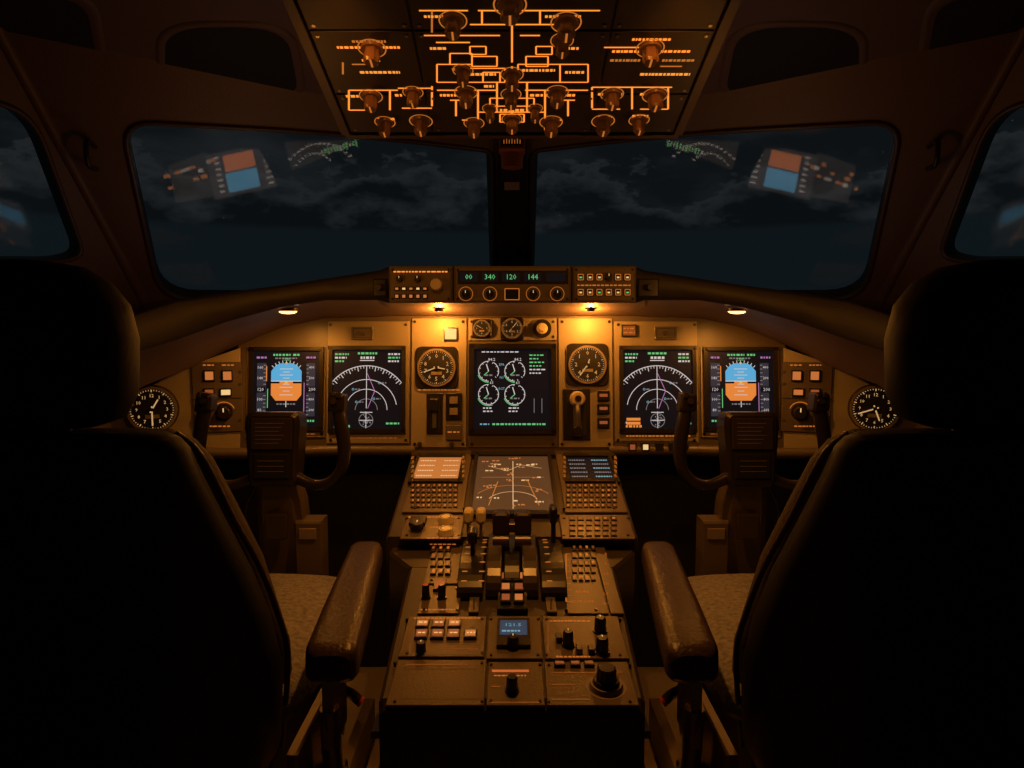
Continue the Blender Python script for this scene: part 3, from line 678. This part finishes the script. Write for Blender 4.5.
# ------------------------------------------------------------ control yokes
def yoke(s):
    e=empty('control_yoke'); b=B(); cx=s*.546; y=1.60
    f=Fr((cx,y,.74),(1,0,0),(0,.10,1))
    q=round_poly([(-.052,-.095),(.052,-.095),(.063,.05),(.058,.075),(-.058,.075),(-.063,.05)],.014,4)
    YK=mat('yoke_plastic',(.028,.021,.017),.3,bump=.1,bscale=200)
    b.prism(f,q,-.035,.030,YK,.008)
    b.box(f,-.047,-.01,.047,.062,.030,.034,KNOBM,.002); b.box(f,-.040,-.075,.040,-.02,.030,.034,BLACKM,.002)
    FP=mat('faded_print',(.25,.19,.13),.6)
    for i in range(6): b.line(f,(-.036,.050-i*.009),(.030-.006*(i%3),.050-i*.009),.0014,.0345,FP)
    for i in range(3): b.line(f,(-.03,-.035-i*.012),(.03,-.035-i*.012),.0012,.0345,FP)
    for k in(-1,1):
        P=[(.045,-.075,.0),(.09,-.092,.01),(.130,-.085,.02),(.158,-.055,.025),(.165,-.01,.028),(.158,.045,.03),(.150,.085,.03)]
        b.tube([f.pt(k*u,v,w_) for u,v,w_ in P],[.014,.012,.012,.013,.015,.016,.015],YK,14,5)
        g=Fr(f.pt(k*.150,.088,.03),(1,0,0),(0,.1,1))
        b.prism(g,round_poly([(-.020,-.012),(.018,-.012),(.020,.028),(-.014,.034)],.008,4),-.018,.020,YK,.005)
        b.cyl(g,-k*.004,.012,.007,.018,.026,KNOBM,12); b.box(g,k*.006-.004,.020,k*.006+.004,.032,.018,.024,KNOBM)
    rg=[]
    for z,hx,hy,yy in((.665,.040,.035,1.62),(.60,.050,.045,1.64),(.40,.058,.05,1.67),(.12,.065,.055,1.70),(.0,.085,.075,1.70)):
        rg.append([Vv((cx+a*hx,yy+c*hy,z)) for a,c in((-1,-.7),(-.7,-1),(.7,-1),(1,-.7),(1,.7),(.7,1),(-.7,1),(-1,.7))])
    YC=mat('yoke_column',(.12,.09,.065),.4)
    b.loft(rg,YC,smooth=False)
    g=Fr((cx-s*.072,1.62,.50),(1,0,0),(0,0,1)); b.box(g,-.03,-.09,.03,.06,-.03,.03,YC,.004); b.box(g,-.02,.02,.02,.045,.03,.036,GREYK)
    g=Fr((cx,1.590,.56),(1,0,0),(0,0,1)); b.box(g,-.025,-.04,.025,.02,.0,.01,KNOBM,.003)
    b.tube([(cx+s*.04,1.60,.66),(cx+s*.075,1.60,.58),(cx+s*.07,1.64,.45),(cx+s*.05,1.66,.3)],.005,BLACK,8)
    b.obj('column_and_wheel',e)
yoke(-1); yoke(1)
# ------------------------------------------------------------ pilot seats
def rr(cx,cy,z,hx,hy,n=40,p=3.2):
    out=[]
    for i in range(n):
        a=2*math.pi*i/n; c,s=math.cos(a),math.sin(a)
        out.append(Vv((cx+hx*math.copysign(abs(c)**(2/p),c),cy+hy*math.copysign(abs(s)**(2/p),s),z)))
    return out
def seat(s):
    e=empty('pilot_seat'); X=s*.595
    b=B(); rg=[]
    for z,hx,y,hy in((.30,.20,1.05,.05),(.33,.215,1.045,.055),(.365,.232,1.04,.058),(.51,.252,.995,.060),(.60,.246,.965,.060),(.68,.235,.93,.058),(.76,.219,.89,.054),(.83,.206,.855,.050),(.868,.202,.835,.046),(.882,.196,.825,.042),(.889,.184,.822,.034),(.892,.15,.82,.02)): rg.append(rr(X,y,z,hx,hy))
    b.loft(rg,SEATM)
    rg=[]
    for z,hx,y,hy in((.38,.235,1.10,.045),(.52,.245,1.055,.050),(.68,.230,.99,.050),(.78,.208,.945,.045),(.84,.198,.91,.04),(.87,.188,.885,.035),(.885,.165,.875,.02)): rg.append(rr(X,y,z,hx,hy))
    b.loft(rg,SEATF)
    for k in(-1,1): b.tube([(X+k*h_,y_,z_) for z_,h_,y_ in((.34,.224,1.075),(.51,.252,1.03),(.60,.247,1.0),(.68,.236,.965),(.76,.220,.92),(.83,.207,.885),(.865,.199,.862),(.885,.182,.85))],.0045,LEATHER,8)
    b.obj('backrest',e)
    b=B(); rg=[]
    for z,hx,y,hy in((.897,.10,.83,.035),(.906,.128,.83,.048),(.935,.144,.828,.055),(1.0,.151,.822,.058),(1.04,.145,.818,.055),(1.068,.126,.815,.048),(1.084,.100,.813,.036),(1.091,.06,.812,.02)): rg.append(rr(X,y,z,hx,hy,40,2.8))
    b.loft(rg,SEATM)
    for k in(-.06,.06): b.tube([(X+k,.83,.86),(X+k,.83,.92)],.008,METAL,10,2)
    b.obj('headrest',e)
    b=B(); rg=[]
    for y,hx,hz,z in((1.03,.20,.04,.42),(1.06,.262,.05,.425),(1.2,.277,.058,.428),(1.4,.277,.058,.428),(1.50,.268,.05,.42),(1.545,.238,.035,.415),(1.56,.19,.02,.41)):
        rg.append([Vv((p.x,y,p.y)) for p in rr(X,z,0,hx,hz)])
    b.loft(rg,FLEECE); b.box(Fr((X,1.28,.20),(1,0,0),(0,1,0)),-.22,-.24,.22,.24,0,.18,SEATM,.01); b.box(Fr((X,1.25,0),(1,0,0),(0,1,0)),-.17,-.2,.17,.2,0,.2,SEATM,.01)
    b.obj('cushion_and_base',e)
    for xi,nm in((1,'armrest_inner'),(-1,'armrest_outer')):
        b=B(); rg=[]
        for t,kx,kz in((0,.7,.6),(.015,.92,.85),(.05,1,1),(.3,1.0,1),(.7,.93,.95),(.93,.88,.9),(.98,.75,.75),(1,.5,.5)):
            y=.875+t*.475; x=(.2370+.048*t) if xi>0 else .92
            rg.append([Vv((s*x+(p.x),y,p.y)) for p in rr(0,.572,0,.036*kx,.028*kz,32,4)])
        b.loft(rg,LEATHER); xx=s*(.25 if xi>0 else .92)
        b.box(Fr((xx+s*.012,.98,.50),(1,0,0),(0,0,1)),-.008,-.09,.008,.05,-.05,.03,METAL,.003)
        b.obj(nm,e)
    SF=mat('seat_frame_metal',(.20,.15,.11),.4,.5)
    b=B(); x=s*.295
    b.box(Fr((x,1.0,.40),(0,-s,0),(0,0,1)),-.12,-.14,.12,.05,-.004,.01,SF,.003)
    b.tube([(s*.262,.96,.47),(s*.262,.98,.36),(s*.262,1.05,.25)],.014,SF,10)
    b.tube([(s*.262,1.03,.46),(s*.25,1.05,.44),(s*.24,1.05,.43)],.008,BLACK,10); b.tube([(s*.24,1.05,.43),(s*.236,1.05,.427)],.008,RED,10)
    for dx in(.29,.35):
        b.box(Fr((s*dx,1.2,0),(1,0,0),(0,1,0)),-.012,-.55,.012,.45,0,.10,SF,.003)
    b.box(Fr((s*.262,.99,.26),(0,-s,0),(0,0,1)),-.05,-.10,.05,.08,-.006,.006,SF,.003)
    for i in range(5): b.cyl(Fr((s*.284,.93+.035*i,.33+.01*i),(0,-s,0),(0,0,1)),0,0,.009,0,.014,METAL,12)
    b.obj('side_mechanism',e)
seat(-1); seat(1)
# ------------------------------------------------------------ added glowing cards, unseen on the deck, to make the windshield reflections
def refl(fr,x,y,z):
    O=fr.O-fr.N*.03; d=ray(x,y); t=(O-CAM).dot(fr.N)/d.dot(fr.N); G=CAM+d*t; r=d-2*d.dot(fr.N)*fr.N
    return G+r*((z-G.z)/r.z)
H_W=em('reflection_card_white',(.9,.72,.6),1.9); H_B=em('reflection_card_blue',(.16,.42,.62),3.0); H_O=em('reflection_card_orange',(.8,.24,.09),2.8); H_G=em('reflection_card_green',(.4,.9,.3),2.2); H_A=em('reflection_card_amber',(.9,.30,.07),2.0); H_D=em('reflection_card_grey',(.28,.20,.17),.8); H_E=em('reflection_card_dim',(.22,.15,.11),.6)
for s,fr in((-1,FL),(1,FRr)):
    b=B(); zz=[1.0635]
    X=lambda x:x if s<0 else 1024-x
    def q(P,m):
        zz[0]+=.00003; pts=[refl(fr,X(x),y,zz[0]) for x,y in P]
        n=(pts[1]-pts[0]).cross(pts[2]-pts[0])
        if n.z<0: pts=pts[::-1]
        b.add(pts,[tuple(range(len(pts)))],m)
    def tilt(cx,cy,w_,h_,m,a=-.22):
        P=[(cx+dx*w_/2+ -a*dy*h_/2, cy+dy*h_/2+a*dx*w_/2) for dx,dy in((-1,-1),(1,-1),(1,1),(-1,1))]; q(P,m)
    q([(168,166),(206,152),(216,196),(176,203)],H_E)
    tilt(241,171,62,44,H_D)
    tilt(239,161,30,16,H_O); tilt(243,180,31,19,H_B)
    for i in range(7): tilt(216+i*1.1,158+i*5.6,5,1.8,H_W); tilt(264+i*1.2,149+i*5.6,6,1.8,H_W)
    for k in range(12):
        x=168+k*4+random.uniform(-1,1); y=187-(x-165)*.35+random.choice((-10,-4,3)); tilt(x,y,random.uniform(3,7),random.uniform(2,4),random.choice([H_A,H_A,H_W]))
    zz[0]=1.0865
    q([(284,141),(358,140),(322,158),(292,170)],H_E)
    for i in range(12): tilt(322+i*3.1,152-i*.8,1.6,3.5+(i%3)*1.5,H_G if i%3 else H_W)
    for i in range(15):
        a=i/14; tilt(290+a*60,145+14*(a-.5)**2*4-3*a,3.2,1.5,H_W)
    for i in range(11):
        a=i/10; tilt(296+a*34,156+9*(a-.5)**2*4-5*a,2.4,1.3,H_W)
    b.obj('added_reflection_cards')
# ------------------------------------------------------------ lamps
plight('overhead_dome_lamp',(0,1.22,1.44),12,r=.012,kind='SPOT',rot=(math.radians(2),0,0),size=105)
for s in(-1,1):
    plight('added_fascia_light',(s*.25,1.0,1.50),2.8,r=.012,kind='SPOT',rot=(math.radians(52),0,-s*math.radians(5)),size=90)  # added spot to light the mode control panel fascia; no fixture built
    plight('added_ceiling_fill',(s*.46,1.45,1.10),.65,r=.008)  # added bodiless fill that brightens ceiling and pillars
    plight('added_aisle_fill',(s*.222,1.18,.30),2.6,r=.006,kind='SPOT',rot=(0,s*math.radians(-12),0),size=150)  # added fill for the floor strip beside the pedestal
    l=B(); l.box(Fr((s*.218,1.18,.305),(1,0,0),(0,1,0)),-.026,-.03,.022,.03,0,.012,BLACK,.002); l.obj('added_aisle_fill_hood',pd)  # added box that hides the floor fill from the camera
# ------------------------------------------------------------ night sky
w=bpy.data.worlds.new('night_sky'); sc.world=w; w.use_nodes=True; nt=w.node_tree; bg=nt.nodes['Background']
N=nt.nodes.new; lk=nt.links.new
tc=N('ShaderNodeTexCoord'); mp=N('ShaderNodeMapping'); mp.inputs['Scale'].default_value=(1.5,1.5,4.5); mp.inputs['Location'].default_value=(.3,0,.2); lk(tc.outputs['Generated'],mp.inputs[0])
no=N('ShaderNodeTexNoise'); no.inputs['Scale'].default_value=2.6; no.inputs['Detail'].default_value=8; no.inputs['Roughness'].default_value=.55; lk(mp.outputs[0],no.inputs['Vector'])
cr=N('ShaderNodeValToRGB'); cr.color_ramp.elements[0].position=.40; cr.color_ramp.elements[0].color=(.0045,.0062,.0075,1); cr.color_ramp.elements[1].position=.62; cr.color_ramp.elements[1].color=(.0135,.0165,.0185,1)
lk(no.outputs['Fac'],cr.inputs[0])
sx=N('ShaderNodeSeparateXYZ'); lk(tc.outputs['Generated'],sx.inputs[0])
mr=N('ShaderNodeMapRange'); mr.inputs['From Min'].default_value=.122; mr.inputs['From Max'].default_value=.130; lk(sx.outputs['Z'],mr.inputs['Value'])
# low cumulus bank standing on the sea horizon: dark body, moon-grey top edge
mp2=N('ShaderNodeMapping'); mp2.inputs['Scale'].default_value=(4,4,8); lk(tc.outputs['Generated'],mp2.inputs[0])
n2=N('ShaderNodeTexNoise'); n2.inputs['Scale'].default_value=1.5; n2.inputs['Detail'].default_value=9; n2.inputs['Roughness'].default_value=.6; lk(mp2.outputs[0],n2.inputs['Vector'])
hz=N('ShaderNodeMapRange'); hz.inputs['From Min'].default_value=.12; hz.inputs['From Max'].default_value=.27; hz.inputs['To Min'].default_value=.22; hz.inputs['To Max'].default_value=-.22; hz.clamp=False; lk(sx.outputs['Z'],hz.inputs['Value'])
sm=N('ShaderNodeMath'); sm.operation='ADD'; lk(n2.outputs['Fac'],sm.inputs[0]); lk(hz.outputs[0],sm.inputs[1])
c2=N('ShaderNodeValToRGB'); E=c2.color_ramp.elements; E[0].position=.50; E[0].color=(0,0,0,1); E[1].position=.53; E[1].color=(1,1,1,1); lk(sm.outputs[0],c2.inputs[0])
c3=N('ShaderNodeValToRGB'); E=c3.color_ramp.elements; E[0].position=.51; E[0].color=(.017,.0195,.021,1); E[1].position=.64; E[1].color=(.0036,.0050,.0062,1); lk(sm.outputs[0],c3.inputs[0])
mb=N('ShaderNodeMix'); mb.data_type='RGBA'; lk(c2.outputs[0],mb.inputs['Factor']); lk(cr.outputs[0],mb.inputs['A']); lk(c3.outputs[0],mb.inputs['B'])
mx=N('ShaderNodeMix'); mx.data_type='RGBA'; mx.inputs['A'].default_value=(.0050,.0082,.0100,1); lk(mr.outputs[0],mx.inputs['Factor']); lk(mb.outputs['Result'],mx.inputs['B'])
vo=N('ShaderNodeTexVoronoi'); vo.inputs['Scale'].default_value=45; lk(tc.outputs['Generated'],vo.inputs['Vector'])
lt=N('ShaderNodeMath'); lt.operation='LESS_THAN'; lt.inputs[1].default_value=.03; lk(vo.outputs['Distance'],lt.inputs[0])
ml=N('ShaderNodeMath'); ml.operation='MULTIPLY'; lk(lt.outputs[0],ml.inputs[0]); lk(mr.outputs[0],ml.inputs[1])
ad=N('ShaderNodeMix'); ad.data_type='RGBA'; ad.blend_type='ADD'; ad.inputs['B'].default_value=(.03,.035,.04,1); lk(ml.outputs[0],ad.inputs['Factor']); lk(mx.outputs['Result'],ad.inputs['A'])
lk(ad.outputs['Result'],bg.inputs['Color']); bg.inputs['Strength'].default_value=1
# ------------------------------------------------------------ camera
cd=bpy.data.cameras.new('camera'); co=bpy.data.objects.new('camera',cd); sc.collection.objects.link(co); sc.camera=co
cd.sensor_width=36; cd.lens=F/1024*36; cd.clip_start=.02; co.location=CAM; co.rotation_euler=(math.pi/2-PITCH,0,0)
